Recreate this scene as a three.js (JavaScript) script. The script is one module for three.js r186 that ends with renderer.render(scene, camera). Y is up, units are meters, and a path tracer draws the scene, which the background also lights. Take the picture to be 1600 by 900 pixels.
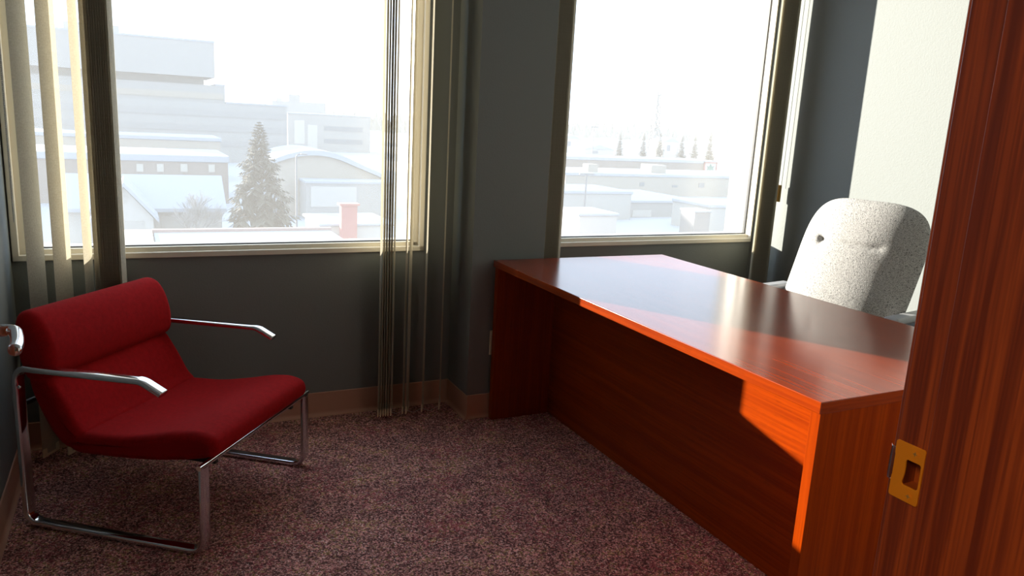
import * as THREE from 'three';
import { mergeGeometries, mergeVertices } from 'three/addons/utils/BufferGeometryUtils.js';
import { RectAreaLightUniformsLib } from 'three/addons/lights/RectAreaLightUniformsLib.js';
import { Brush, Evaluator, SUBTRACTION } from 'three-bvh-csg';
import { RoundedBoxGeometry } from 'three/addons/geometries/RoundedBoxGeometry.js';

// ------------------------------------------------------------------ camera, sky, sun, exposure
const scene = new THREE.Scene();
const camera = new THREE.PerspectiveCamera(41.235, 16 / 9, 0.02, 3000);
{
  const yaw = 0.46298, pitch = 0.21275, roll = 0.05309;
  const fw = new THREE.Vector3(Math.sin(yaw) * Math.cos(pitch), -Math.sin(pitch), -Math.cos(yaw) * Math.cos(pitch));
  const r = new THREE.Vector3(Math.cos(yaw), 0, Math.sin(yaw)), u = r.clone().cross(fw);
  const r2 = r.clone().multiplyScalar(Math.cos(roll)).addScaledVector(u, Math.sin(roll));
  const u2 = u.clone().multiplyScalar(Math.cos(roll)).addScaledVector(r, -Math.sin(roll));
  camera.quaternion.setFromRotationMatrix(new THREE.Matrix4().makeBasis(r2, u2, fw.clone().negate()));
  camera.position.set(0, 1.338, 0);
}
const SUN_DIR = new THREE.Vector3(0.56, -0.205, 1).normalize();
scene.background = new THREE.Color().setRGB(1.9, 2.35, 2.95);
const sun = new THREE.DirectionalLight(new THREE.Color().setRGB(1, 0.9, 0.77), 29.5);
sun.position.copy(SUN_DIR).multiplyScalar(-30).add(new THREE.Vector3(1.4, 1, -1.5));
sun.target.position.set(1.4, 1, -1.5);
sun.castShadow = true;
sun.shadow.radius = 1;
sun.shadow.mapSize.set(4096, 4096);
Object.assign(sun.shadow.camera, { left: -6, right: 6, top: 6, bottom: -6, near: 1, far: 60 });
scene.add(sun, sun.target);
scene.fog = new THREE.FogExp2(new THREE.Color(1, 1, 1), 0.00032); // frosty winter air
RectAreaLightUniformsLib.init();
const renderer = new THREE.WebGLRenderer({ antialias: true });
renderer.toneMapping = THREE.LinearToneMapping;
renderer.toneMappingExposure = 1.0;
renderer.shadowMap.enabled = true;

// ------------------------------------------------------------------ helpers
let seed = 7;
const rnd = () => { seed = (seed * 1664525 + 1013904223) >>> 0; return seed / 4294967296; };
const V = (x, y, z) => new THREE.Vector3(x, y, z);
const RGB = (r, g, b) => new THREE.Color().setRGB(r, g, b);
const taken = {};
const numbered = (n) => { const k = taken[n] = (taken[n] ?? -1) + 1; return k ? `${n}_${String(k).padStart(3, '0')}` : n; };
function shade(o) { o.castShadow = true; o.receiveShadow = true; return o; }
function part(name, geo, mat, parent) {
  const m = shade(new THREE.Mesh(Array.isArray(geo) ? merge(geo) : geo, mat)); m.name = name; parent.add(m); return m;
}
function thing(name, label, category, pos = [0, 0, 0], turn = 0, group) {
  const g = new THREE.Group(); g.name = numbered(name); g.position.set(...pos); g.rotation.y = turn;
  g.userData = { label, category }; if (group) g.userData.group = group; scene.add(g); return g;
}
function single(name, label, category, geo, mat, group) {
  const m = part(numbered(name), geo, mat, scene); m.userData = { label, category }; if (group) m.userData.group = group; return m;
}
function structure(name, geo, mat, label) {
  const m = part(name, geo, mat, scene); m.userData = { kind: 'structure', label, category: name.split('_')[0] }; return m;
}
function merge(list) {
  return mergeGeometries(list.map((g) => {
    const h = g.index ? g.toNonIndexed() : g.clone();
    if (!h.attributes.uv) h.setAttribute('uv', new THREE.BufferAttribute(new Float32Array(h.attributes.position.count * 2), 2));
    for (const k of Object.keys(h.attributes)) if (!['position', 'normal', 'uv'].includes(k)) h.deleteAttribute(k);
    return h;
  }));
}
// uv in metres from the position: the grain axis becomes v
function metreUV(g, grain = 1, off = 0) {
  const h = g.index ? g.toNonIndexed() : g, p = h.attributes.position, n = h.attributes.normal, uv = new Float32Array(p.count * 2);
  for (let i = 0; i < p.count; i++) {
    const a = [Math.abs(n.getX(i)), Math.abs(n.getY(i)), Math.abs(n.getZ(i))], ax = a.indexOf(Math.max(...a));
    const c = [p.getX(i), p.getY(i), p.getZ(i)], rest = [0, 1, 2].filter((k) => k !== ax);
    const v = rest.includes(grain) ? grain : rest[0], u = rest[0] === v ? rest[1] : rest[0];
    uv[2 * i] = c[u] + off; uv[2 * i + 1] = c[v] + off * 0.37;
  }
  h.setAttribute('uv', new THREE.BufferAttribute(uv, 2)); return h;
}
// box between two corners
function box(x0, y0, z0, x1, y1, z1, grain = 1, off = 0) {
  const g = new THREE.BoxGeometry(Math.abs(x1 - x0), Math.abs(y1 - y0), Math.abs(z1 - z0));
  g.translate((x0 + x1) / 2, (y0 + y1) / 2, (z0 + z1) / 2); return metreUV(g, grain, off);
}
function rbox(x0, y0, z0, x1, y1, z1, r = 0.003, grain = 1, off = 0, seg = 2) {
  const g = new RoundedBoxGeometry(Math.abs(x1 - x0), Math.abs(y1 - y0), Math.abs(z1 - z0), seg, r);
  g.translate((x0 + x1) / 2, (y0 + y1) / 2, (z0 + z1) / 2); return metreUV(g, grain, off);
}
function tube(points, r, seg = 40, rad = 10, closed = false) {
  return new THREE.TubeGeometry(new THREE.CatmullRomCurve3(points.map((p) => (p.isVector3 ? p : V(...p))), closed, 'centripetal'), seg, r, rad, closed);
}
function rod(a, b, r0, r1 = r0, seg = 10) {
  const A = V(...a), B = V(...b), d = B.clone().sub(A), g = new THREE.CylinderGeometry(r1, r0, d.length(), seg);
  g.applyQuaternion(new THREE.Quaternion().setFromUnitVectors(V(0, 1, 0), d.clone().normalize()));
  return g.translate((a[0] + b[0]) / 2, (a[1] + b[1]) / 2, (a[2] + b[2]) / 2);
}
// polyline in a plane with rounded corners: [[x, y, radius], ...] -> [[x, y], ...]
function fillet(pts, n = 8) {
  const out = [];
  pts.forEach(([x, y, r], i) => {
    if (!r || i === 0 || i === pts.length - 1) { out.push([x, y]); return; }
    const a = new THREE.Vector2(pts[i - 1][0] - x, pts[i - 1][1] - y).normalize(), b = new THREE.Vector2(pts[i + 1][0] - x, pts[i + 1][1] - y).normalize();
    const half = Math.acos(THREE.MathUtils.clamp(a.dot(b), -1, 1)) / 2, t = r / Math.tan(half);
    const p = new THREE.Vector2(x, y).addScaledVector(a, t), q = new THREE.Vector2(x, y).addScaledVector(b, t);
    for (let k = 0; k <= n; k++) {
      const s = k / n, w = [(1 - s) ** 2, 2 * s * (1 - s), s * s];
      out.push([w[0] * p.x + w[1] * x + w[2] * q.x, w[0] * p.y + w[1] * y + w[2] * q.y]);
    }
  });
  return out;
}
// an oval bar swept along a path in the xy plane; its width lies along z
function sweepBar(path, halfWidth, halfThick, z, power = 3) {
  const N = 20, pos = [], idx = [];
  path.forEach((p, i) => {
    const a = path[Math.max(0, i - 1)], b = path[Math.min(path.length - 1, i + 1)], L = Math.hypot(b[0] - a[0], b[1] - a[1]);
    const nx = -(b[1] - a[1]) / L, ny = (b[0] - a[0]) / L;
    for (let k = 0; k < N; k++) {
      const t = (k / N) * Math.PI * 2, c = Math.cos(t), s = Math.sin(t);
      const w = Math.sign(c) * Math.abs(c) ** (2 / power) * halfWidth, h = Math.sign(s) * Math.abs(s) ** (2 / power) * halfThick;
      pos.push(p[0] + nx * h, p[1] + ny * h, z + w);
    }
  });
  for (let i = 0; i < path.length - 1; i++) for (let k = 0; k < N; k++) {
    const a = i * N + k, b = i * N + (k + 1) % N; idx.push(a, b, a + N, b, b + N, a + N);
  }
  for (const [s, flip] of [[0, 1], [(path.length - 1) * N, 0]]) for (let k = 1; k < N - 1; k++) flip ? idx.push(s, s + k + 1, s + k) : idx.push(s, s + k, s + k + 1);
  const g = new THREE.BufferGeometry(); g.setAttribute('position', new THREE.Float32BufferAttribute(pos, 3)); g.setIndex(idx); g.computeVertexNormals();
  return g;
}
// a cushion: a closed profile in the xy plane carried from z0 to z1 with rounded ends
function cushion(profile, z0, z1, r, dent = () => 0, N = 96) {
  const curve = new THREE.CatmullRomCurve3(profile.map(([x, y]) => V(x, y, 0)), true, 'centripetal');
  const pts = curve.getSpacedPoints(N).slice(0, N);
  let area = 0; pts.forEach((p, i) => { const q = pts[(i + 1) % N]; area += p.x * q.y - q.x * p.y; });
  const sgn = area > 0 ? 1 : -1;
  const nrm = pts.map((p, i) => { const a = pts[(i + N - 1) % N], b = pts[(i + 1) % N]; return new THREE.Vector2(-(b.y - a.y), b.x - a.x).normalize().multiplyScalar(sgn); });
  const rings = [], E = 8, M = 14;
  for (let k = 0; k <= E; k++) { const t = (k / E) * Math.PI / 2; rings.push([z0 + r * (1 - Math.sin(t)), r * (1 - Math.cos(t))].map((v, i) => i ? r * (1 - Math.sin(t)) : z0 + r * (1 - Math.cos(t)))); }
  for (let k = 1; k < M; k++) rings.push([z0 + r + (z1 - z0 - 2 * r) * k / M, 0]);
  for (let k = E; k >= 0; k--) { const t = (k / E) * Math.PI / 2; rings.push([z1 - r * (1 - Math.cos(t)), r * (1 - Math.sin(t))]); }
  const pos = [], uv = [], idx = [];
  const len = curve.getLength();
  rings.forEach(([z, ins]) => { for (let k = 0; k <= N; k++) { const p = pts[k % N], n = nrm[k % N], d = ins + dent(p.x, p.y, (z - z0) / (z1 - z0)); pos.push(p.x + n.x * d, p.y + n.y * d, z); uv.push(z, k / N * len); } });
  const W = N + 1;
  for (let i = 0; i < rings.length - 1; i++) for (let k = 0; k < N; k++) {
    const a = i * W + k, b = a + 1; sgn > 0 ? idx.push(a, a + W, b, b, a + W, b + W) : idx.push(a, b, a + W, b, b + W, a + W);
  }
  // ends
  let cx = 0, cy = 0; pts.forEach((p) => { cx += p.x / N; cy += p.y / N; });
  for (const [i, z, f] of [[0, z0, 1], [rings.length - 1, z1, -1]]) {
    const c = pos.length / 3; pos.push(cx, cy, z); uv.push(z, 0);
    for (let k = 0; k < N; k++) f * sgn > 0 ? idx.push(c, i * W + k, i * W + k + 1) : idx.push(c, i * W + k + 1, i * W + k);
  }
  for (let i = 0; i < idx.length; i += 3) { const t = idx[i + 1]; idx[i + 1] = idx[i + 2]; idx[i + 2] = t; }
  const g = new THREE.BufferGeometry(); g.setAttribute('position', new THREE.Float32BufferAttribute(pos, 3)); g.setAttribute('uv', new THREE.Float32BufferAttribute(uv, 2)); g.setIndex(idx); g.computeVertexNormals();
  return g;
}
// tiling value noise
const lattice = new Float32Array(65536); for (let i = 0; i < 65536; i++) lattice[i] = rnd();
function noise(x, y, px, py, salt = 0) {
  const xi = Math.floor(x), yi = Math.floor(y), fx = x - xi, fy = y - yi, m = (a, n) => ((a % n) + n) % n;
  const at = (i, j) => lattice[(m(i, px) * 131 + m(j, py) * 7919 + salt * 3571) & 65535];
  const sx = fx * fx * (3 - 2 * fx), sy = fy * fy * (3 - 2 * fy);
  return (at(xi, yi) * (1 - sx) + at(xi + 1, yi) * sx) * (1 - sy) + (at(xi, yi + 1) * (1 - sx) + at(xi + 1, yi + 1) * sx) * sy;
}
function texture(w, h, metresW, metresH, f, color = true) {
  const d = new Uint8Array(w * h * 4);
  for (let j = 0; j < h; j++) for (let i = 0; i < w; i++) {
    const c = f(i / w, j / h), o = 4 * (j * w + i);
    for (let k = 0; k < 3; k++) d[o + k] = Math.max(0, Math.min(255, Math.round((Array.isArray(c) ? c[k] : c) * 255)));
    d[o + 3] = 255;
  }
  const t = new THREE.DataTexture(d, w, h); t.wrapS = t.wrapT = THREE.RepeatWrapping; t.magFilter = THREE.LinearFilter; t.minFilter = THREE.LinearMipmapLinearFilter; t.generateMipmaps = true;
  t.repeat.set(1 / metresW, 1 / metresH); if (color) t.colorSpace = THREE.SRGBColorSpace; t.needsUpdate = true; return t;
}
const mixc = (a, b, t) => a.map((v, i) => v + (b[i] - v) * t);

// ------------------------------------------------------------------ materials
const std = (o) => new THREE.MeshStandardMaterial({ side: THREE.DoubleSide, ...o });
const phys = (o) => new THREE.MeshPhysicalMaterial({ side: THREE.DoubleSide, ...o });
const M = {};
{
  const paintBump = texture(256, 256, 0.3, 0.3, (u, v) => 0.6 * noise(u * 64, v * 64, 64, 64, 1) + 0.4 * noise(u * 128, v * 128, 128, 128, 2), false);
  M.wall = std({ color: RGB(0.192, 0.21, 0.205), roughness: 0.75, bumpMap: paintBump, bumpScale: 0.0004 });
  M.ceiling = std({ color: RGB(0.6, 0.6, 0.58), roughness: 0.95 });
  const pile = (u, v) => 0.55 * noise(u * 256, v * 256, 256, 256, 3) + 0.45 * noise(u * 128, v * 128, 128, 128, 4);
  const carpet = texture(1024, 1024, 1.3, 1.3, (u, v) => {
    const a = noise(u * 256, v * 256, 256, 256, 3), b = noise(u * 200, v * 200, 200, 200, 5), c = noise(u * 24, v * 24, 24, 24, 6), e = noise(u * 9, v * 9, 9, 9, 8), s = noise(u * 512, v * 512, 512, 512, 9);
    let k = mixc([0.30, 0.18, 0.175], [0.72, 0.51, 0.485], THREE.MathUtils.smoothstep(0.7 * a + 0.3 * s, 0.2, 0.8));
    k = mixc(k, [0.50, 0.43, 0.25], THREE.MathUtils.smoothstep(b + 0.55 * c, 0.85, 1.25) * 0.6);
    k = mixc(k, [0.50, 0.22, 0.25], THREE.MathUtils.smoothstep(noise(u * 170, v * 170, 170, 170, 11) + 0.5 * e, 0.85, 1.15) * 0.6);
    k = mixc(k, [0.88, 0.82, 0.80], THREE.MathUtils.smoothstep(s, 0.8, 0.95) * 0.75);
    return k.map((x) => x * (1.0 + 0.46 * s) * (0.88 + 0.24 * c));
  });
  M.carpet = std({ map: carpet, roughness: 1, bumpMap: texture(1024, 1024, 1.3, 1.3, pile, false), bumpScale: 0.004 });
  // red mahogany laminate; v is along the grain
  const grain = (u, v, s) => {
    const w = u + 0.012 * noise(u * 6, v * 3, 6, 3, 30 + s);
    return 0.4 * noise(w * 40, v * 2, 40, 2, 31 + s) + 0.35 * noise(w * 150, v * 6, 150, 6, 32 + s) + 0.25 * noise(w * 320, v * 14, 320, 14, 33 + s);
  };
  const mahogany = texture(1024, 512, 0.9, 1.8, (u, v) => {
    const g = grain(u, v, 0), f = noise(u * 420, v * 40, 420, 40, 35);
    return mixc([0.47, 0.145, 0.002], [0.555, 0.195, 0.004], THREE.MathUtils.smoothstep(g, 0.2, 0.8)).map((x) => x * (f > 0.8 ? 0.93 : 1));
  });
  M.desk = phys({ map: mahogany, roughness: 0.22, specularIntensity: 0.4 });
  M.deskTop = phys({ map: mahogany, roughness: 0.2 });
  const jambWood = texture(1024, 512, 0.3, 1.6, (u, v) => {
    const w = u + 0.01 * noise(u * 4, v * 2, 4, 2, 50), g = 0.45 * noise(w * 14, v * 2, 14, 2, 51) + 0.35 * noise(w * 46, v * 3, 46, 3, 52) + 0.2 * noise(w * 170, v * 20, 170, 20, 53);
    return mixc([0.38, 0.125, 0.02], [0.62, 0.28, 0.075], THREE.MathUtils.smoothstep(g, 0.28, 0.72));
  });
  M.jamb = phys({ map: jambWood, roughness: 0.5, clearcoat: 0.25, clearcoatRoughness: 0.35 });
  const weave = (u, v, n) => 0.5 + 0.25 * Math.sin(u * n * Math.PI * 2) * (0.6 + 0.4 * Math.sin(v * n * Math.PI * 2)) + 0.25 * (noise(u * n * 2, v * n * 2, n * 2, n * 2, 60) - 0.5);
  M.red = phys({ map: texture(512, 512, 0.2, 0.2, (u, v) => { const a = noise(u * 128, v * 128, 128, 128, 61), b = noise(u * 20, v * 20, 20, 20, 62); return mixc([0.54, 0.02, 0.035], [0.69, 0.045, 0.07], 0.6 * a + 0.4 * b); }), roughness: 0.95, bumpMap: texture(512, 512, 0.2, 0.2, (u, v) => weave(u, v, 100), false), bumpScale: 0.0008, sheen: 0.3, sheenRoughness: 0.5, sheenColor: RGB(0.6, 0.05, 0.07), specularIntensity: 0.4 });
  M.tweed = std({ map: texture(512, 512, 0.2, 0.2, (u, v) => { const a = noise(u * 160, v * 160, 160, 160, 64), b = noise(u * 90, v * 90, 90, 90, 65); let k = mixc([0.5, 0.5, 0.495], [0.77, 0.765, 0.755], a); if (b > 0.68) k = mixc(k, [0.25, 0.25, 0.25], (b - 0.68) * 2.6); return k; }), roughness: 1, bumpMap: texture(512, 512, 0.2, 0.2, (u, v) => noise(u * 128, v * 128, 128, 128, 66), false), bumpScale: 0.001 });
  M.chrome = std({ color: RGB(0.72, 0.73, 0.76), metalness: 1, roughness: 0.12 });
  M.darkSteel = std({ color: RGB(0.05, 0.05, 0.05), metalness: 0.6, roughness: 0.5 });
  M.blackPlastic = std({ color: RGB(0.02, 0.02, 0.022), roughness: 0.5 });
  M.greyPlastic = std({ color: RGB(0.33, 0.34, 0.36), roughness: 0.5 });
  M.brass = std({ color: RGB(0.9, 0.34, 0.015), metalness: 0.5, roughness: 0.5 });
  M.frame = std({ color: RGB(0.74, 0.70, 0.60), roughness: 0.45 });
  M.gasket = std({ color: RGB(0.02, 0.022, 0.025), roughness: 0.6 });
  M.base = std({ color: RGB(0.52, 0.29, 0.2), roughness: 0.55 });
  M.plate = std({ color: RGB(0.85, 0.76, 0.52), roughness: 0.4 });
  M.vane = phys({ map: texture(256, 256, 0.12, 0.12, (u, v) => mixc([0.69, 0.66, 0.585], [0.79, 0.765, 0.69], 0.6 * noise(u * 100, v * 24, 100, 24, 70) + 0.4 * noise(u * 16, v * 90, 16, 90, 71))), roughness: 1, transmission: 0.3, thickness: 0, specularIntensity: 0.1, bumpMap: texture(256, 256, 0.12, 0.12, (u, v) => noise(u * 80, v * 30, 80, 30, 72), false), bumpScale: 0.0006 });
  M.weight = std({ color: RGB(0.85, 0.74, 0.52), roughness: 0.45 });
  M.chain = std({ color: RGB(0.62, 0.6, 0.55), roughness: 0.4 });
  M.bronze = std({ color: RGB(0.45, 0.3, 0.1), roughness: 0.4, metalness: 0.5 });
  M.glass = phys({ color: RGB(0.82, 0.85, 0.86), transmission: 1, thickness: 0, roughness: 0.25, ior: 1.5 });
  // outdoors
  const out = (r, g, b, rough = 0.9) => std({ color: RGB(r, g, b), roughness: rough });
  M.snow = out(0.265, 0.295, 0.335); M.concrete = out(0.25, 0.25, 0.245); M.beige = out(0.28, 0.255, 0.22); M.pale = out(0.31, 0.305, 0.29); M.brick = out(0.19, 0.165, 0.15);
  M.dark = out(0.14, 0.15, 0.165, 0.5); M.band = out(0.21, 0.21, 0.21, 0.5); M.whitewall = out(0.36, 0.355, 0.34); M.redpaint = out(0.30, 0.12, 0.11); M.pink = out(0.3, 0.21, 0.19); M.green = out(0.04, 0.16, 0.14);
  M.needle = out(0.06, 0.06, 0.045); M.bark = out(0.1, 0.08, 0.06); M.frost = out(0.27, 0.265, 0.26); M.steelGrey = out(0.15, 0.155, 0.165, 0.6); M.paleWindow = out(0.36, 0.35, 0.32);
}

// ------------------------------------------------------------------ room
const XL = -0.42, XR = 3.135, ZB = -3.28, ZN = -0.556, H = 2.6, WT = 2.42, WB = 0.745, T = 0.22, ZH = -0.40; // ZH: hall side of the door wall
const W1 = [-0.415, 1.172], W2 = [1.66, 3.13];
structure('floor', [box(XL - 0.3, -0.12, ZB - T, XR + 0.3, 0, ZH), box(-3, -0.12, ZH, XR + 0.3, 0, 2.2)], M.carpet, 'mottled brown and grey office carpet');
structure('ceiling', [box(XL - 0.3, H, ZB - T, XR + 0.3, H + 0.15, ZH), box(-3, H, ZH, XR + 0.3, H + 0.15, 2.2)], M.ceiling, 'plain white ceiling above the office');
structure('wall_back', [
  box(XL - 0.3, 0, ZB - T, XR + 0.3, WB, ZB), box(XL - 0.3, WT, ZB - T, XR + 0.3, H, ZB),
  box(XL - 0.3, WB, ZB - T, W1[0], WT, ZB), box(W1[1], WB, ZB - T, W2[0], WT, ZB), box(W2[1], WB, ZB - T, XR + 0.3, WT, ZB),
  box(1.316, 0, ZB, 1.672, H, -3.04),
], M.wall, 'grey window wall with a square column between the windows');
structure('wall_right', box(XR, 0, ZB, XR + 0.2, H, 2.2), M.wall, 'grey side wall behind the desk chair, partly sunlit');
structure('wall_left', box(XL - 0.2, 0, ZB, XL, H, ZH), M.wall, 'grey side wall behind the red chair');

structure('wall_front', [box(0.84, 0, ZN, XR, H, ZH), box(XL, 0, ZN, -0.15, H, ZH), box(-3, 0, ZN, XL - 0.2, H, ZH), box(-0.15, 2.12, ZN, 0.84, H, ZH)], M.wall, 'grey wall round the doorway');
structure('wall_hall', [box(-3, 0, 2.0, XR + 0.2, H, 2.2), box(-3.2, 0, ZN, -3, H, 2.2)], M.wall, 'grey wall of the hall outside the doorway');
{ // unseen hall lamp behind the camera, added to brighten the door jamb
  const t = thing('added_hall_light', 'added unseen light panel in the hall that brightens the door jamb', 'light', [-1.5, H, 0.5], Math.PI / 2);
  part('light_frame', [rbox(-0.32, -0.03, -0.62, 0.32, 0, -0.6), rbox(-0.32, -0.03, 0.6, 0.32, 0, 0.62), rbox(-0.32, -0.03, -0.6, -0.3, 0, 0.6), rbox(0.3, -0.03, -0.6, 0.32, 0, 0.6)], M.frame, t);
  part('light_diffuser', box(-0.3, -0.02, -0.6, 0.3, -0.005, 0.6), std({ color: RGB(0.8, 0.8, 0.8), emissive: RGB(1, 0.85, 0.62), emissiveIntensity: 0.5 }), t);
  const l = new THREE.RectAreaLight(RGB(1, 0.76, 0.46), 27, 0.6, 1.2); l.position.set(0, -0.035, 0); l.rotation.x = -Math.PI / 2; t.add(l);
}
// cove baseboards: upright face with a small toe
function coveProfile(len) {
  const s = new THREE.Shape(); s.moveTo(0, 0); s.lineTo(0.016, 0); s.lineTo(0.0155, 0.003); s.quadraticCurveTo(0.005, 0.006, 0.004, 0.02); s.lineTo(0.004, 0.109); s.lineTo(0.002, 0.112); s.lineTo(0, 0.112);
  return new THREE.ExtrudeGeometry(s, { depth: len, bevelEnabled: false, curveSegments: 6 });
}
function cove(ax, az, bx, bz) { // the room lies on the left-hand side seen from a to b
  const L = Math.hypot(bx - ax, bz - az), g = coveProfile(L), d = V(bx - ax, 0, bz - az).normalize();
  g.translate(0, 0, -L).applyMatrix4(new THREE.Matrix4().makeBasis(d.clone().cross(V(0, 1, 0)), V(0, 1, 0), d.clone().negate())); return g.translate(ax, 0, az);
}
const bb = (name, geo, label) => structure(name, geo, M.base, label);
bb('baseboard_back', [cove(XL, ZB, 1.316, ZB), cove(1.672, ZB, XR, ZB), cove(1.316, -3.04, 1.672, -3.04)], 'brown vinyl cove base along the window wall and column front');
bb('baseboard_column', [cove(1.316, ZB, 1.316, -3.024).applyMatrix4(new THREE.Matrix4()), cove(1.672, -3.024, 1.672, ZB)], 'brown vinyl cove base on the column sides');
bb('baseboard_left', cove(XL, ZN, XL, ZB), 'brown vinyl cove base along the left wall');
bb('baseboard_right', cove(XR, ZB, XR, ZN), 'brown vinyl cove base along the right wall');

// windows
function makeWindow(name, x0, x1, label, openRight) {
  const g = new THREE.Group(); g.name = name; g.userData = { kind: 'structure', label, category: 'window' }; scene.add(g);
  const z0 = ZB - 0.13, z1 = ZB + 0.012, zi = ZB - 0.03, f = 0.034, r = openRight ? 0.012 : f;
  const bar = (a, b, c, d, e, h) => rbox(a, b, c, d, e, h, 0.003);
  part('window_frame', [
    bar(x0, WB, z0, x1, WB + 0.022, z1), bar(x0, WB + 0.02, z0, x1, WB + 0.04, zi + 0.018),
    bar(x0, WT - f, z0, x1, WT, z1), bar(x0, WB, z0, x0 + 0.022, WT, z1), bar(x0 + 0.02, WB + 0.02, z0, x0 + 0.046, WT, zi + 0.018),
    bar(x1 - r * 0.65, WB, z0, x1, WT, z1), ...(openRight ? [] : [bar(x1 - 0.046, WB + 0.02, z0, x1 - 0.02, WT, zi + 0.018)]),
  ], M.frame, g);
  const gx0 = x0 + 0.04, gx1 = x1 - (openRight ? 0.008 : 0.04), gy0 = WB + 0.036;
  part('gasket', [box(gx0, gy0, zi - 0.03, gx1, gy0 + 0.008, zi - 0.006), box(gx0, gy0, zi - 0.03, gx0 + 0.005, WT - f, zi - 0.006), box(gx1 - 0.005, gy0, zi - 0.03, gx1, WT - f, zi - 0.006)], M.gasket, g);
  const pane = new THREE.PlaneGeometry(gx1 - gx0, WT - f - gy0); pane.translate((gx0 + gx1) / 2, (WT - f + gy0) / 2, zi - 0.02);
  part('pane', pane, M.glass, g);
}
makeWindow('window_1', ...W1, 'large cream framed window behind the red chair', false);
makeWindow('window_2', ...W2, 'large cream framed window beyond the desk', true);

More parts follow.
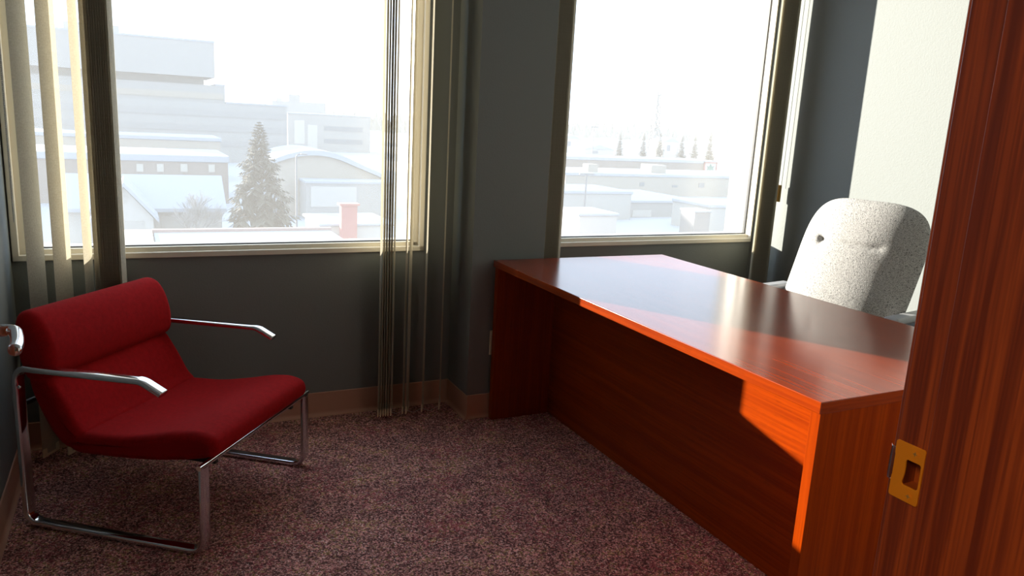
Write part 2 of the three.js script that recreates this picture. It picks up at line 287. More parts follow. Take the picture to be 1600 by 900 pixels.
// ------------------------------------------------------------------ door frame on the right, door on the left
{
  const fr = new THREE.Group(); fr.name = 'trim_1'; fr.userData = { kind: 'structure', label: 'stained wooden door jamb with a brass strike plate', category: 'trim' }; scene.add(fr);
  { // the jamb, with the latch mortise cut into it behind the strike plate
    const a = new Brush(rbox(0.80, 0, ZN - 0.002, 0.84, 2.1, ZH + 0.02, 0.002, 1, 0.11)), b = new Brush(box(0.79, 0.9435, -0.5432, 0.822, 0.9785, -0.5198));
    a.updateMatrixWorld(); b.updateMatrixWorld(); const ev = new Evaluator(); ev.useGroups = false;
    part('jamb', ev.evaluate(a, b, SUBTRACTION).geometry, M.jamb, fr);
  }
  part('door_stop', rbox(0.789, 0, -0.512, 0.802, 2.09, ZH + 0.02, 0.0015, 1, 0.05), M.jamb, fr);
  part('head_jamb', rbox(-0.15, 2.08, ZN - 0.002, 0.84, 2.12, ZH + 0.02, 0.002, 0), M.jamb, fr);
  part('jamb', rbox(-0.15, 0, ZN - 0.002, -0.112, 2.1, ZH + 0.02, 0.002, 1, 0.4), M.jamb, fr);
  part('casing', [rbox(0.812, 0, ZN - 0.014, 0.875, 2.15, ZN, 0.003, 1, 0.2), rbox(-0.19, 0, ZN - 0.014, -0.125, 2.15, ZN, 0.003, 1, 0.3)], M.jamb, fr);
  // strike plate with a cut-out, a curved lip and two screws
  const s = new THREE.Shape(); const w = 0.037, h = 0.0695, rr = 0.003; // x: towards the hall
  s.moveTo(rr, 0); s.lineTo(w - rr, 0); s.quadraticCurveTo(w, 0, w, rr); s.lineTo(w, h - rr); s.quadraticCurveTo(w, h, w - rr, h); s.lineTo(rr, h); s.quadraticCurveTo(0, h, 0, h - rr); s.lineTo(0, rr); s.quadraticCurveTo(0, 0, rr, 0);
  const hole = new THREE.Path(); hole.moveTo(0.016, 0.0185); hole.lineTo(0.031, 0.0185); hole.quadraticCurveTo(0.035, 0.0185, 0.035, 0.0225); hole.lineTo(0.035, 0.047); hole.quadraticCurveTo(0.035, 0.051, 0.031, 0.051); hole.lineTo(0.018, 0.051); hole.quadraticCurveTo(0.0145, 0.051, 0.015, 0.046); hole.quadraticCurveTo(0.0165, 0.034, 0.0135, 0.0225); hole.quadraticCurveTo(0.0135, 0.019, 0.016, 0.0185);
  s.holes.push(hole);
  const place = new THREE.Matrix4().makeBasis(V(0, 0, 1), V(0, 1, 0), V(-1, 0, 0)).setPosition(0.7995, 0.926, -0.556);
  const pg = new THREE.ExtrudeGeometry(s, { depth: 0.0014, bevelEnabled: true, bevelThickness: 0.0004, bevelSize: 0.0004, bevelSegments: 2 }).applyMatrix4(place);
  const strike = part('strike_plate', pg, M.brass, fr);
  const lip = fillet([[0, 0], [-0.006, 0.0], [-0.0105, 0.0055]].map((p, i) => i === 1 ? [...p, 0.005] : p));
  const lg = sweepBar(lip, 0.021, 0.0009, 0); // path: x towards the room (-z), y away from the opening (+x)
  lg.applyMatrix4(new THREE.Matrix4().makeBasis(V(0, 0, 1), V(1, 0, 0), V(0, 1, 0)).setPosition(0.7985, 0.965, -0.5555));
  part('lip', lg, M.chrome, strike);
  for (const y of [0.934, 0.987]) {
    const sc = new THREE.CylinderGeometry(0.0042, 0.0034, 0.0012, 20).rotateZ(Math.PI / 2).translate(0.7975, y, -0.5305);
    const sw = part('screw', sc, M.brass, strike);
    part('slot', [box(0.7967, y - 0.0026, -0.5311, 0.7971, y + 0.0026, -0.5299), box(0.7967, y - 0.0006, -0.5331, 0.7971, y + 0.0006, -0.5279)], M.bronze, strike);  // no groove cut: darker bars stand in for the shaded screw slots
  }
  // the open door with its lever
  const d = new THREE.Group(); d.name = 'door_1'; d.userData = { kind: 'structure', label: 'open wooden door with a chrome lever handle at the left edge', category: 'door' }; scene.add(d);
  d.position.set(-0.112, 0, -0.565); d.rotation.y = THREE.MathUtils.degToRad(8.6); // local -z runs from hinge to latch edge, +x faces the opening
  part('slab', rbox(-0.044, 0.01, -0.9, 0, 2.06, 0, 0.002, 1, 0.6), M.jamb, d);
  const hz = -0.845, hy = 0.972;
  const handle = part('lever_handle', [
    new THREE.CylinderGeometry(0.026, 0.027, 0.008, 32).rotateZ(Math.PI / 2).translate(0.004, hy, hz),
    tube([[0.004, hy, hz], [0.025, hy, hz], [0.039, hy, hz], [0.0495, hy, hz + 0.004], [0.0545, hy, hz + 0.014], [0.056, hy, hz + 0.04], [0.055, hy - 0.001, hz + 0.08], [0.051, hy - 0.002, hz + 0.112]], 0.0098, 60, 16),
    new THREE.SphereGeometry(0.0098, 16, 10).translate(0.051, hy - 0.002, hz + 0.112),
  ], M.chrome, d);
  for (const y of [0.25, 1.0, 1.8]) part('hinge', rod([0.004, y - 0.05, 0.004], [0.004, y + 0.05, 0.004], 0.006), M.brass, d);
}
// outlet cover on the column
{
  const t = thing('outlet_cover', 'cream outlet cover on the column behind the desk edge', 'outlet', [1.452, 0.354, -3.04]);
  part('cover_plate', rbox(-0.036, -0.0575, 0, 0.036, 0.0575, 0.006, 0.003), M.plate, t);
  for (const y of [-0.02, 0.02]) part('socket', new THREE.CylinderGeometry(0.0165, 0.0165, 0.002, 24).rotateX(Math.PI / 2).translate(0, y, 0.0065), M.weight, t);
}

// ------------------------------------------------------------------ vertical blinds
const VANE_W = 0.089;
function vaneGeo(len) {
  const g = new THREE.PlaneGeometry(VANE_W, len, 8, 1); const p = g.attributes.position;
  for (let i = 0; i < p.count; i++) { const x = p.getX(i); p.setZ(i, 0.004 * (1 - (2 * x / VANE_W) ** 2)); }
  const uv = g.attributes.uv; for (let i = 0; i < p.count; i++) uv.setXY(i, p.getX(i), p.getY(i));
  g.computeVertexNormals(); return g.translate(0, len / 2, 0);
}
const V_LEN = 2.36, VG = vaneGeo(V_LEN);
const WG = merge([rbox(-0.043, -0.012, -0.003, 0.043, 0.022, 0.003, 0.002), rbox(-0.006, 0.012, -0.003, 0.006, 0.02, 0.003, 0.001)]);
// x, z of the vane's middle; angle of its width from the x axis (towards -z)
function blind(label, x0, x1, z, vanes, y0, chainPlan) {
  const t = thing('vertical_blind', label, 'blind', [x0, 0, z]);
  part('headrail', rbox(0, 2.405, -0.022, x1 - x0, 2.44, 0.022, 0.003), M.weight, t);
  for (const [x, dz, deg, dy = 0] of vanes) {
    const m = part('vane', VG, M.vane, t); m.position.set(x - x0, y0 + dy, dz); m.rotation.y = THREE.MathUtils.degToRad(deg);
    part('bottom_weight', WG, M.weight, m);
  }
  chainPlan(t, x0, z);
  return t;
}
function beads(points, closed, step = 0.0065, r = 0.0023) {
  const c = new THREE.CatmullRomCurve3(points.map((p) => V(...p)), closed, 'catmullrom', 0.2), n = Math.floor(c.getLength() / step), b = new THREE.SphereGeometry(r, 6, 4);
  const list = c.getSpacedPoints(n).map((p) => b.clone().translate(p.x, p.y, p.z));
  list.push(new THREE.TubeGeometry(c, Math.min(400, n), r * 0.35, 4, closed)); return merge(list);
}
// left group of window 1: three open vanes, then a stack; right group: a tight stack, then three single vanes
const ZV = -3.175;
const left = [[-0.332, 0, 57], [-0.249, 0.004, 55], [-0.167, 0, 74], [-0.136, -0.004, 77]];
for (let k = 0; k < 11; k++) left.push([-0.124 + k * 0.0073, 0, 80 + (k % 2)]);
const right = [];
for (let k = 0; k < 6; k++) right.push([0.945 + k * 0.0115, 0.002 * (k % 2), 67 + (k % 3)]);
right.push([1.06, 0, 66], [1.078, 0.003, 63], [1.152, 0.002, 65], [1.236, 0, 66]);
blind('long cream vertical blind at the window behind the red chair', -0.405, 1.3, ZV, [...left, ...right], 0.03, (t, x0, z) => {
  part('control_chain', beads([[-0.385 - x0, 2.4, 0.02], [-0.388 - x0, 1.5, 0.0], [-0.39 - x0, 0.96, -0.005], [-0.388 - x0, 0.905, 0.005], [-0.385 - x0, 0.96, 0.02], [-0.382 - x0, 1.5, 0.03], [-0.378 - x0, 2.4, 0.04]], false), M.chain, t);
  const low = right.map(([x, dz, deg]) => { const a = THREE.MathUtils.degToRad(deg); return [x - x0 - Math.cos(a) * 0.038, 0.037, dz + Math.sin(a) * 0.038]; });
  const seg = [];
  for (let i = 5; i < low.length - 1; i++) { const a = low[i], b = low[i + 1], s = Math.hypot(b[0] - a[0], b[2] - a[2]); seg.push(beads([a, [(a[0] + b[0]) / 2, 0.037 - s * 0.22, (a[2] + b[2]) / 2], b], false, 0.004, 0.0013)); }
  part('spacer_chain', seg, M.chain, t);
});
const w2L = [], w2R = [];
for (let k = 0; k < 11; k++) w2L.push([1.722 + k * 0.0092, 0, 54 + (k % 2)]);
for (let k = 0; k < 12; k++) w2R.push([2.955 + k * 0.0105, 0.09, 38 + (k % 2)]);
blind('cream vertical blind drawn open at the window beyond the desk', 1.70, 3.12, -3.15, [...w2L, ...w2R], 0.03, (t, x0, z) => {
  const X = 3.105 - x0, Z = -3.078 - z;
  part('control_chain', beads([[X, 2.4, Z - 0.01], [X, 1.6, Z - 0.012], [X, 1.08, Z - 0.01]], false), M.chain, t);
  part('control_chain', beads([[X, 2.4, Z + 0.016], [X, 1.6, Z + 0.014], [X, 1.08, Z + 0.012]], false), M.chain, t);
  part('pull_cord', rod([X + 0.004, 1.07, Z + 0.04], [X + 0.004, 2.4, Z + 0.045], 0.0011), M.chain, t);
  part('chain_tensioner', rbox(X - 0.006, 0.995, Z - 0.013, X + 0.006, 1.085, Z + 0.013, 0.004), M.bronze, t);
});

// ------------------------------------------------------------------ desk
{
  const t = thing('office_desk', 'long red mahogany office desk with a glossy top', 'desk', [1.41, 0, -3.02]);
  const L = 1.835, W = 0.915, h = 0.74;
  part('desktop', rbox(0, h - 0.03, 0, W, h, L, 0.002, 2, 0.13), M.deskTop, t);
  part('end_panel', rbox(0.008, 0, 0.004, W - 0.01, h - 0.0305, 0.034, 0.0015, 1, 0.5), M.desk, t);
  part('end_panel', rbox(0.008, 0, L - 0.034, W - 0.01, h - 0.0305, L - 0.004, 0.0015, 1, 0.7), M.desk, t);
  part('modesty_panel', rbox(0.30, 0.004, 0.034, 0.322, h - 0.0305, L - 0.034, 0.001, 2, 0.9), M.desk, t);
}

// ------------------------------------------------------------------ red lounge chair with a chrome frame
{
  const t = thing('lounge_chair', 'low red fabric lounge chair on a flat chrome frame', 'chair', [0.14, 0, -2.285], -Math.atan2(0.613, 0.79));
  // local x: forward, local z: towards the near side (0) from the far side (-0.64)
  const path = fillet([[-0.118, 0.503], [-0.185, 0.535, 0.06], [-0.622, 0.526, 0.05], [-0.622, 0.0108, 0.05], [0.005, 0.0108, 0.05], [0.005, 0.289]], 12);
  for (const z of [0, -0.645]) {
    const f = part('side_frame', sweepBar(path, 0.02, 0.0105, z), M.chrome, t);
    part('seat_rail', rbox(-0.46, 0.264, (z || -0.09) * 0.87 - 0.008, 0.0, 0.28, (z || -0.09) * 0.87 + 0.008, 0.003), M.darkSteel, t);
    part('bolt', new THREE.SphereGeometry(0.006, 12, 8).translate(-0.6, 0.47, z + (z ? -0.012 : 0.018)), M.chrome, f);
  }
  part('front_rail', rod([0.006, 0.293, 0.024], [0.006, 0.293, -0.669], 0.0085, 0.0085, 18), M.chrome, t);
  part('rear_rail', rod([-0.628, 0.40, 0.0], [-0.628, 0.40, -0.645], 0.0085, 0.0085, 18), M.darkSteel, t);
  const z1 = -0.022, z0 = -0.625;
  const dip = (x, y, s) => { const c = Math.sin(Math.PI * s); return y > 0.3 ? 0.012 * c * Math.exp(-(((x + 0.22) / 0.13) ** 2)) : 0; };
  part('seat_cushion', cushion([[-0.005, 0.297], [0.024, 0.308], [0.033, 0.333], [0.022, 0.362], [-0.02, 0.377], [-0.09, 0.374], [-0.2, 0.350], [-0.32, 0.328], [-0.42, 0.322], [-0.47, 0.318], [-0.5, 0.285], [-0.47, 0.255], [-0.36, 0.252], [-0.2, 0.262], [-0.08, 0.28]], z0, z1, 0.03, dip), M.red, t);
  part('back_cushion', cushion([[-0.43, 0.318], [-0.455, 0.345], [-0.487, 0.40], [-0.52, 0.452], [-0.548, 0.488], [-0.585, 0.505], [-0.615, 0.49], [-0.613, 0.45], [-0.575, 0.36], [-0.53, 0.29], [-0.485, 0.262], [-0.445, 0.278]], z0 + 0.002, z1 - 0.002, 0.028), M.red, t);
  part('head_cushion', cushion([[-0.552, 0.482], [-0.526, 0.505], [-0.520, 0.55], [-0.527, 0.60], [-0.548, 0.655], [-0.575, 0.687], [-0.605, 0.697], [-0.635, 0.688], [-0.652, 0.655], [-0.652, 0.60], [-0.642, 0.53], [-0.622, 0.48], [-0.59, 0.468]], z0 - 0.004, z1 + 0.004, 0.035), M.red, t);
}

// ------------------------------------------------------------------ grey desk chair
{
  const t = thing('desk_chair', 'grey tweed desk chair pushed up to the far side of the desk', 'chair', [2.499, 0, -2.143], 0.18);
  // backrest: width along z, height along y, leaning towards +x
  const hw = (v) => { // half width at height v in [0, 1]
    return 0.26 + 0.009 * v;
  };
  const Hh = 0.563, pos = [], uv = [], idx = [], RN = 44, TN = 160;
  const outline = (a) => { // superellipse with a straighter foot
    const c = Math.cos(a), s = Math.sin(a), p = s > 0 ? 3.63 : 4.5;
    const x = Math.sign(c) * Math.abs(c) ** (2 / p), y = Math.sign(s) * Math.abs(s) ** (2 / p);
    return [x * hw((y + 1) / 2), y * Hh / 2];
  };
  const emit = (front) => {
    const base = pos.length / 3;
    for (let i = 0; i <= RN; i++) for (let k = 0; k < TN; k++) {
      const rho = Math.sin((i / RN) * Math.PI / 2), [w, y] = outline((k / TN) * Math.PI * 2).map((q) => q * rho);
      const dome = Math.pow(Math.max(0, 1 - rho ** 3.2), 0.5);
      let d;
      if (front) {
        d = 0.072 * dome + 0.008 * Math.exp(-(((y + 0.17) / 0.13) ** 2)) * dome;
        const ty = 0.105, across = THREE.MathUtils.smoothstep(0.135 - Math.abs(w), 0, 0.03);
        d -= 0.008 * Math.exp(-(((y - ty) / 0.012) ** 2)) * across;
        for (const [s, k] of [[-1, 1], [1, 0.2]]) { const q = (y - ty) ** 2 + (w - s * 0.13) ** 2; d -= k * (0.026 * Math.exp(-q / 0.00014) + 0.012 * Math.exp(-q / 0.0013)); }
      } else d = -0.03 * dome;
      pos.push(-d + y * 0.405 + 0.10 + 0.9 * w * w, y + 0.821, w); uv.push(w, y);
    }
    for (let i = 0; i < RN; i++) for (let k = 0; k < TN; k++) {
      const a = base + i * TN + k, b = base + i * TN + (k + 1) % TN; front ? idx.push(a, b, a + TN, b, b + TN, a + TN) : idx.push(a, a + TN, b, b, a + TN, b + TN);
    }
  };
  emit(true); emit(false);
  let g = new THREE.BufferGeometry(); g.setAttribute('position', new THREE.Float32BufferAttribute(pos, 3)); g.setAttribute('uv', new THREE.Float32BufferAttribute(uv, 2)); g.setIndex(idx); g.computeVertexNormals();
  const back = part('backrest', g, M.tweed, t);
  part('back_shell', rbox(0.12, 0.56, -0.17, 0.15, 0.95, 0.17, 0.012).translate(0, -0.76, 0).rotateZ(-0.29).translate(0.005, 0.76, 0), M.blackPlastic, t);
  part('seat_cushion', new RoundedBoxGeometry(0.48, 0.09, 0.5, 5, 0.04).translate(-0.12, 0.47, 0), M.tweed, t);
  part('seat_pan', rbox(-0.3, 0.405, -0.2, 0.1, 0.43, 0.2, 0.01), M.blackPlastic, t);
  part('back_bar', tube([[-0.05, 0.415, 0], [0.12, 0.43, 0], [0.16, 0.52, 0], [0.165, 0.68, 0]], 0.022, 30, 12), M.blackPlastic, t);
  for (const s of [-1, 1]) {
    const z = s * 0.30;
    const arm = part('armrest', tube([[-0.03, 0.42, s * 0.2], [-0.03, 0.43, z], [-0.035, 0.55, z], [-0.03, 0.685, z]], 0.017, 30, 10), M.blackPlastic, t);
    part('arm_pad', [new RoundedBoxGeometry(0.25, 0.028, 0.062, 5, 0.013).translate(0.05, 0.693, z)], M.greyPlastic, arm);
  }
  part('gas_lift', [rod([-0.1, 0.08, 0], [-0.1, 0.25, 0], 0.028), rod([-0.1, 0.25, 0], [-0.1, 0.41, 0], 0.016)], M.blackPlastic, t);
  for (let k = 0; k < 5; k++) {
    const a = k * Math.PI * 2 / 5 + 0.3, c = Math.cos(a), s = Math.sin(a), ex = -0.1 + 0.29 * c, ez = 0.29 * s;
    const leg = part('leg', rod([-0.1, 0.105, 0], [ex, 0.078, ez], 0.026, 0.017, 12), M.blackPlastic, t);
    part('caster', [rod([ex, 0.078, ez], [ex, 0.05, ez], 0.007), ...[-1, 1].map((q) => new THREE.CylinderGeometry(0.026, 0.026, 0.016, 18).rotateX(Math.PI / 2).rotateY(-a + Math.PI / 2).translate(ex - s * q * 0.011, 0.026, ez + c * q * 0.011))], M.blackPlastic, leg);
  }
}

// ------------------------------------------------------------------ outdoors: snowy town below the window
const GY = -8.5;
structure('ground', box(-300, GY - 0.5, -900, 900, GY, -8), M.snow, 'snow covered streets and yards outside');
// a flat-roofed block: wall box, snow on the roof, windows as [x0, x1, y0, y1] on the face towards the office
function block(name, label, x0, x1, top, z, depth, wall, o = {}) {
  const t = thing(name, label, 'building', [(x0 + x1) / 2, GY, z - depth / 2], 0, o.group);
  const w = (x1 - x0) / 2, h = top - GY, d = depth / 2;
  part('wall', box(-w, 0, -d, w, h, d), wall, t);
  if (o.snow !== 0) part('snow_roof', rbox(-w - 0.15, h, -d - 0.1, w + 0.15, h + (o.snow ?? 0.35), d + 0.15, 0.1), M.snow, t);
  for (const [a, b, c, e, m, name2 = 'window'] of o.windows ?? []) {
    const cx = (x0 + x1) / 2, win = part(name2, box(a - cx, c - GY, d - 0.05, b - cx, e - GY, d + 0.06), m ?? M.dark, t);
  }
  return t;
}
{ // stepped office block far left
  const hb = thing('office_block', 'big stepped concrete block on the left skyline', 'building', [5, GY, -160]);
  const b = (n, x0, x1, y0, y1, m, dz = 0) => part(n, box(x0 - 5, y0 - GY, -8, x1 - 5, y1 - GY, 10 + dz), m, hb);
  b('upper_storey', -26, 13.6, 6.3, 12.2, M.concrete, 1.2); b('middle_storey', -26, 15.3, 1.0, 5.0, M.concrete); b('setback', -26, 12, 4.9, 6.4, M.concrete, -2);
  b('lower_storeys', -26, 26, GY, 2.0, M.concrete, 0.8); b('penthouse', -9.5, -1.2, 12.2, 14, M.pale, -4);
  for (const y of [-5.6, -3.0, -0.4]) part('window_band', box(-30, y - GY, 10.7, 20.8, y + 1.1 - GY, 10.9), M.band, hb);
  part('window_band', box(-30, 2.6 - GY, 9.9, 10, 3.6 - GY, 10.1), M.beige, hb);  // beige puts the sun reflected in this window row into the colour
  part('parapet_snow', [box(-31, 12.2 - GY, -8, 8.7, 12.5 - GY, 11.3), box(8.7, 5.0 - GY, -8, 10.4, 5.25 - GY, 10.1), box(10.4, 2.0 - GY, -8, 21.1, 2.25 - GY, 10.9)], M.snow, hb);
}
{
  const f = thing('far_block', 'pale far block with a rooftop tower behind the spruce', 'building', [57, GY, -310]);
  part('wall', box(-9.7, 0, -8, 10, 13.2, 8), M.concrete, f); part('roof_tower', box(-3.2, 13.2, -5, 1.0, 15.8, 5), M.concrete, f); part('roof_room', box(-7.5, 13.2, -4, -5.5, 14.2, 4), M.pale, f);
}
block('shop_row', 'long pale block with facade patches coloured as sunlit right of the spruce', 35, 56, 0.6, -200, 14, M.concrete, { windows: [[39.9, 42.3, -7.7, -1.9, M.whitewall, 'sunlit_facade'], [36.6, 39.1, -6.7, -0.9, M.whitewall, 'sunlit_facade'], [44, 54, -3.2, -2.0], [44, 54, -6.4, -5.2]] });  // paler facade patches put sunlight into the wall colour
block('store_building', 'low snow roofed block below the stepped office block', -20, 10.5, -3.2, -110, 10, M.beige, { snow: 0.5 });
block('motel_building', 'brown flat block with three pale square windows', -20, 8.8, -4.3, -85, 12, M.brick, { snow: 0.7, windows: [[0.24, 0.84, -5.35, -4.6, M.paleWindow], [2.08, 2.69, -5.32, -4.55, M.paleWindow], [4.26, 4.89, -5.27, -4.5, M.paleWindow], [6.9, 7.5, -5.27, -4.5, M.paleWindow]] });  // window squares in a paler colour than the wall
{ // house with a big snowy roof and a front gable
  const h = thing('snowy_house', 'white house with a broad snowy roof left of the spruce', 'house', [1.5, GY, -55.5]);
  part('wall', box(-5.5, 0, -2.3, 3.55, 3.35, 2.3), M.whitewall, h);
  const s = new THREE.Shape(); s.moveTo(-2.9, 3.2); s.lineTo(0, 5.05); s.lineTo(2.9, 3.2); s.lineTo(2.9, 3.42); s.lineTo(0, 5.3); s.lineTo(-2.9, 3.42);
  part('snow_roof', new THREE.ExtrudeGeometry(s, { depth: 9.5, bevelEnabled: false }).rotateY(Math.PI / 2).translate(-5.7, 0, 0), M.snow, h);
  const e = new THREE.Shape(); e.moveTo(-2.3, 3.3); e.lineTo(0, 5.0); e.lineTo(2.3, 3.3);
  part('gable_end', new THREE.ExtrudeGeometry(e, { depth: 9, bevelEnabled: false }).rotateY(Math.PI / 2).translate(-5.5, 0, 0), M.whitewall, h);
  const gb = new THREE.Shape(); gb.moveTo(-3.6, 0); gb.lineTo(-0.6, 0); gb.lineTo(-0.6, 3.2); gb.lineTo(-2.1, 5.0); gb.lineTo(-3.6, 3.2);
  part('front_gable', new THREE.ExtrudeGeometry(gb, { depth: 4, bevelEnabled: false }).translate(0, 0, 1.6), M.whitewall, h);
  const gr = new THREE.Shape(); gr.moveTo(-3.9, 2.95); gr.lineTo(-2.1, 5.05); gr.lineTo(-0.3, 2.95); gr.lineTo(-0.3, 3.2); gr.lineTo(-2.1, 5.3); gr.lineTo(-3.9, 3.2);
  part('gable_roof', new THREE.ExtrudeGeometry(gr, { depth: 4.6, bevelEnabled: false }).translate(0, 0, 1.3), M.snow, h);
  for (const [a, b, c, d, z] of [[-2.35, -1.95, 4.1, 4.5, 5.6], [-2.6, -1.1, 2.0, 3.0, 5.6], [-0.1, 1.5, 1.9, 2.9, 2.3], [2.6, 3.3, 2.2, 2.9, 2.3]]) part('window', box(a, c, z - 0.05, b, d, z + 0.05), M.pale, h);
}
{ // flat snowy roof nearest the building
  const r = thing('flat_roof_building', 'nearest flat snowy roof with a reddish parapet under the left window', 'building', [4, GY, -25.5]);
  part('wall', box(-3.5, 0, -6, 3.2, 5.0, 6), M.whitewall, r); part('snow_roof', rbox(-3.45, 5.0, -5.8, 3.15, 5.12, 5.9, 0.04), M.snow, r);
  part('parapet', box(-3.5, 5.0, -6.1, 3.2, 5.22, -5.85), M.pink, r); part('end_wall', box(-4.6, 0, -6.1, -3.5, 5.2, 6), M.pale, r);
}
block('white_shed', 'small white shed in front of the red post', 8.3, 12, -4.25, -38.4, 4, M.whitewall, { snow: 0.15 });
single('red_post', 'red painted sign post box beside the white shed', 'post', [box(9.1, GY, -37.9, 9.9, -3.1, -37.5), box(9.0, -3.1, -38, 10.0, -3.0, -37.4)], M.redpaint);
{
  const t = thing('street_lamp', 'tall street lamp right of the big spruce', 'street lamp', [11.1, GY, -60]);
  part('pole', rod([0, 0, 0], [0, 6.5, 0], 0.09, 0.06), M.steelGrey, t); part('lamp_arm', tube([[0, 6.4, 0], [0.1, 6.6, 0], [0.5, 6.68, 0.1]], 0.045, 12, 8), M.steelGrey, t); part('lamp_head', rbox(0.3, 6.6, -0.05, 0.8, 6.72, 0.25, 0.04), M.steelGrey, t);
}
{ // hall with a bowed snowy roof and a garage door
  const t = thing('bowed_roof_hall', 'tan hall with a bowed snowy roof and pale overhead door', 'building', [16.5, GY, -80]);
  const s = new THREE.Shape(); s.moveTo(-5.3, 0); s.lineTo(-5.3, 4.6); s.quadraticCurveTo(-1.5, 6.6, 2, 5.2); s.lineTo(6, 3.6); s.lineTo(6, 0);
  part('wall', new THREE.ExtrudeGeometry(s, { depth: 10, bevelEnabled: false }).translate(0, 0, -5), M.beige, t);
  const r = new THREE.Shape(); r.moveTo(-5.4, 4.6); r.quadraticCurveTo(-1.5, 6.62, 2, 5.22); r.lineTo(6.1, 3.6); r.lineTo(6.1, 3.95); r.lineTo(2, 5.75); r.quadraticCurveTo(-1.5, 7.1, -5.4, 5.0);
  part('snow_roof', new THREE.ExtrudeGeometry(r, { depth: 10.3, bevelEnabled: false }).translate(0, 0, -5), M.snow, t);
  part('annex', box(-2.3, 0, 5, 6, 3.4, 8), M.concrete, t); part('annex_snow', box(-2.4, 3.4, 5, 6.1, 3.6, 8.1), M.snow, t);
  part('overhead_door', box(-1.9, 1.2, 7.95, 2.4, 3.1, 8.06), M.whitewall, t);
}
// spruces
function spruce(label, x, z, height, radius, whorls, blades, group, y0 = GY) {
  const t = thing('spruce_tree', label, 'tree', [x, y0, z], rnd() * 6, group);
  part('trunk', rod([0, 0, 0], [0, height * 0.97, 0], height * 0.016, 0.01, 7), M.bark, t);
  const leaf = [], snow = [];
  const quad = (arr, a, b, w, up) => { // flat tapered blade from a to b
    const d = b.clone().sub(a), s = V(-d.z, 0, d.x).normalize().multiplyScalar(w), m = a.clone().lerp(b, 0.45).add(V(0, up, 0));
    arr.push(a, m.clone().add(s), b, a, b, m.clone().sub(s));
  };
  for (let i = 0; i < whorls; i++) {
    const f = i / whorls, y = height * (0.06 + 0.92 * f), R = radius * (1 - f) ** 0.85 * (0.8 + 0.35 * rnd()) + 0.05, n = Math.max(5, Math.round(11 - 5 * f));
    for (let k = 0; k < n; k++) {
      const a = (k + rnd()) / n * Math.PI * 2, r = R * (0.75 + 0.4 * rnd()), droop = -0.28 + 0.5 * f;
      const tip = V(Math.cos(a) * r, y + droop * r + 0.06 * r, Math.sin(a) * r), root = V(0, y, 0);
      quad(leaf, root, tip, r * 0.1, 0.02);
      for (let b = 1; b <= blades; b++) {
        const q = b / (blades + 1), p = root.clone().lerp(tip, q); p.y += 0.05 * r * Math.sin(q * Math.PI);
        for (const s of [-1, 1]) {
          const aa = a + s * (0.75 + 0.4 * rnd()), l = r * 0.46 * (1 - 0.6 * q) + 0.05;
          const e = p.clone().add(V(Math.cos(aa) * l, -l * (0.35 + 0.5 * rnd()), Math.sin(aa) * l));
          quad(leaf, p, e, l * 0.22, -0.02);
          if (rnd() < 0.09) quad(snow, p.clone().add(V(0, 0.05, 0)), e.clone().add(V(0, 0.06, 0)), l * 0.15, 0.05);
        }
      }
    }
  }
  const geo = (arr) => { const g = new THREE.BufferGeometry().setFromPoints(arr); g.computeVertexNormals(); return g; };
  part('foliage', geo(leaf), M.needle, t); if (snow.length) part('snow', geo(snow), M.snow, t).userData.kind = 'stuff';
  return t;
}
spruce('large dark spruce standing before the left window houses', 6.75, -48, 9.4, 2.75, 54, 7);
const farTrees = 'spruces beyond the flat roofs';
[[107.3, 0.5, 2.0, 'single far spruce left of the lattice mast'], [114.3, 1.0, 2.0, 'far spruce at the foot of the lattice mast'], [119.3, 1.4, 2.2, 'bushy far spruce right beside the lattice mast foot'], [126.2, 1.2, 2.1, 'leftmost far spruce of the three above the red framed sign'], [130.4, 1.6, 2.1, 'middle far spruce of the three above the red framed sign'], [135.4, 2.1, 2.3, 'rightmost far spruce of the three above the red framed sign']].forEach(([x, top, r, label]) => spruce(label, x, -160, top - GY, r, 32, 4, farTrees));
{ // frosted bare tree in front of the house
  const t = thing('bare_tree', 'frosted bare tree before the snowy roof', 'tree', [3.0, GY, -50]);
  const list = [];
  const grow = (p, d, len, r, depth) => {
    const q = p.clone().addScaledVector(d, len); list.push(rod(p.toArray(), q.toArray(), r, r * 0.7, 4));
    if (depth) for (let k = 0; k < 4; k++) grow(p.clone().lerp(q, 0.55 + 0.45 * rnd()), d.clone().add(V((rnd() - 0.5) * 1.5, (rnd() - 0.25) * 0.8, (rnd() - 0.5) * 1.5)).normalize(), len * (0.6 + 0.15 * rnd()), r * 0.6, depth - 1);
  };
  grow(V(0, 0, 0), V(0.02, 1, 0).normalize(), 1.9, 0.09, 5); part('branches', list, M.frost, t);
}
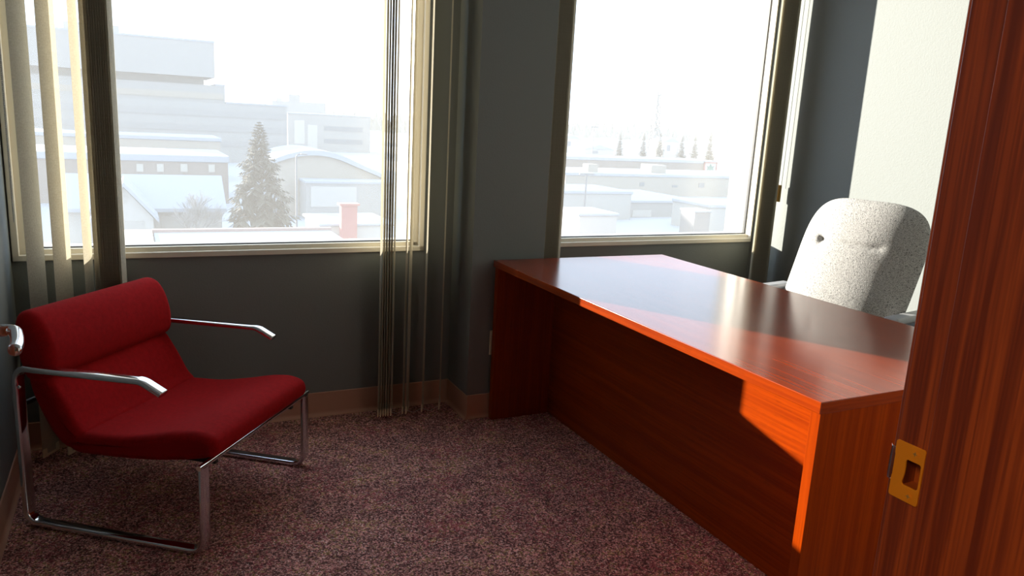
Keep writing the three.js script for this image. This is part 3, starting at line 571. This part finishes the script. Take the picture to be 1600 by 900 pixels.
// right-hand window: flat roofs, mast, far houses
block('warehouse', 'farther flat roofed block with the red framed sign', 64, 103.5, -4.6, -120, 8, M.brick, { snow: 0.6 });
{
  const t = thing('framed_sign', 'red framed white sign with a dark leaf mark on the farther flat block', 'sign', [101.8, -5.5, -119.75]);
  part('panel', box(-1.5, -1.15, 0, 1.5, 1.1, 0.15), M.whitewall, t);
  part('sign_frame', [box(-1.6, -1.25, 0, 1.6, -1.0, 0.25), box(-1.6, 1.0, 0, 1.6, 1.25, 0.25), box(-1.6, -1.25, 0, -1.35, 1.25, 0.25), box(1.35, -1.25, 0, 1.6, 1.25, 0.25)], M.redpaint, t);
  const s = new THREE.Shape(); [[0, -0.8], [0.15, -0.2], [0.9, -0.35], [0.6, 0.1], [0.95, 0.5], [0.35, 0.4], [0, 0.9], [-0.35, 0.4], [-0.95, 0.5], [-0.6, 0.1], [-0.9, -0.35], [-0.15, -0.2]].forEach(([x, y], i) => i ? s.lineTo(x, y) : s.moveTo(x, y));
  part('leaf_mark', new THREE.ExtrudeGeometry(s, { depth: 0.06, bevelEnabled: false }).translate(0, 0, 0.15), M.green, t);
}
{
  const t = block('long_store', 'long tan store with a snowy roof and small windows', 55, 96, -5.6, -95, 12, M.beige, { snow: 0.45, windows: [[67.8, 68.6, -7.0, -6.4], [73.8, 74.8, -7.1, -6.75], [78.9, 80, -7.05, -6.35], [86, 87, -7.05, -6.4]] });
  part('roof_unit', rbox(-4.3, 2.9 + 0.3, 1, -1.5, 4.6, 4, 0.15), M.beige, t); part('chimney', box(-16.3, 2.9, 3.5, -14.6, 4.5, 5), M.beige, t);
}
block('garage_building', 'grey garage building with a white door and wide snowy roof', 49.5, 60.5, -6.9, -72, 13, M.concrete, { snow: 0.35, windows: [[50.7, 53.3, -8.45, -7.7, M.whitewall, 'overhead_door']] });
block('side_building', 'tan block standing left of the grey garage building', 40.3, 49.0, -5.7, -70, 8, M.pale, { snow: 0.35 });
block('kiosk', 'small white kiosk at the foot of the right window', 30.4, 33.8, -5.4, -50, 4, M.whitewall, { snow: 0.25 });
block('utility_box', 'square grey utility hut right of the garage building', 45.6, 47.4, -5.8, -55, 2, M.steelGrey, { snow: 0.2 });
block('low_terrace', 'nearest low snowy roof below the right window', 26, 47, -6.6, -40, 6, M.pink, { snow: 0.4 });
block('corner_store', 'pale store at the right edge behind the utility hut', 51.6, 60, -6.0, -60, 6, M.pale, { snow: 0.35 });
{
  const w = []; for (let i = 0; i < 3; i++) for (let j = 0; j < 3; j++) w.push([156 + i * 3.4, 158.2 + i * 3.4, -6.6 + j * 2.7, -4.9 + j * 2.7]);
  block('reflection_block', 'blue grey windowed block standing in for a glass reflection at the far right', 154.5, 167, 1.1, -170, 12, M.steelGrey, { windows: w, snow: 0.3 });  // solid block standing in for a reflection in the glass
}
for (const [x0, x1, top, z, label] of [[142.5, 150, -3.4, -250, 'small far white house at the left of the right window'], [134, 145.3, -5.9, -220, 'long far house below the small white one'], [173, 180, -2.6, -230, 'far house right of the lattice mast']]) {
  const t = block('far_house', label, x0, x1, top, z, 8, M.whitewall, { snow: 0, group: 'far houses' });
  const w = (x1 - x0) / 2, s = new THREE.Shape(); s.moveTo(-w - 0.3, 0); s.lineTo(0, 1.6); s.lineTo(w + 0.3, 0);
  part('snow_roof', new THREE.ExtrudeGeometry(s, { depth: 8.4, bevelEnabled: false }).translate(0, top - GY, -4.2), M.snow, t);
  part('window', box(-w * 0.5, (top - GY) * 0.45, 3.95, -w * 0.1, (top - GY) * 0.8, 4.06), M.dark, t);
}
{ // lattice mast
  const t = thing('lattice_mast', 'tall lattice radio mast on the skyline of the right window', 'mast', [220, GY, -300]);
  const top = 26.6, b = 1.9, legs = [], br = [], at = (k, y) => { const w = b * (1 - 0.55 * y / top), s = [[-1, -1], [1, -1], [1, 1], [-1, 1]][k % 4]; return [s[0] * w, y, s[1] * w]; };
  for (let k = 0; k < 4; k++) part('leg', rod(at(k, 0), at(k, top), 0.34, 0.24, 6), M.steelGrey, t);
  for (let i = 0; i < 8; i++) for (let k = 0; k < 4; k++) { const y0 = top * i / 8, y1 = top * (i + 1) / 8; br.push(rod(at(k, y0), at(k + 1, y1), 0.2, 0.2, 4), rod(at(k + 1, y0), at(k, y1), 0.2, 0.2, 4), rod(at(k, y1), at(k + 1, y1), 0.2, 0.2, 4)); }
  part('bracing', br, M.steelGrey, t);
}
for (const [x, z, top, label] of [[42.4, -68.9, -3.5, 'thin light pole before the tan block by the garage'], [80.9, -130, 1.3, 'thin tall pole near the left edge of the right window']]) {
  const t = thing('light_pole', label, 'pole', [x, GY, z]); part('pole', rod([0, 0, 0], [0, top - GY, 0], 0.12, 0.08, 8), M.steelGrey, t); part('lamp_arm', box(-0.9, top - GY - 0.1, -0.1, 0.9, top - GY + 0.06, 0.1), M.steelGrey, t);
}
{ // distant wooded rise: countless crowns in one object
  const list = [];
  for (let i = 0; i < 420; i++) { const x = 90 + rnd() * 480, z = -430 - rnd() * 120, h = 5 + rnd() * 8; const g = new THREE.ConeGeometry(2 + rnd() * 2.5, h, 5); list.push(g.translate(x, GY + h / 2 + (x - 90) * 0.012, z)); }
  const m = single('distant_woods', 'faint line of distant trees along the horizon', 'trees', list, std({ color: RGB(0.13, 0.135, 0.12), roughness: 1 })); m.userData.kind = 'stuff';
}
renderer.render(scene, camera);
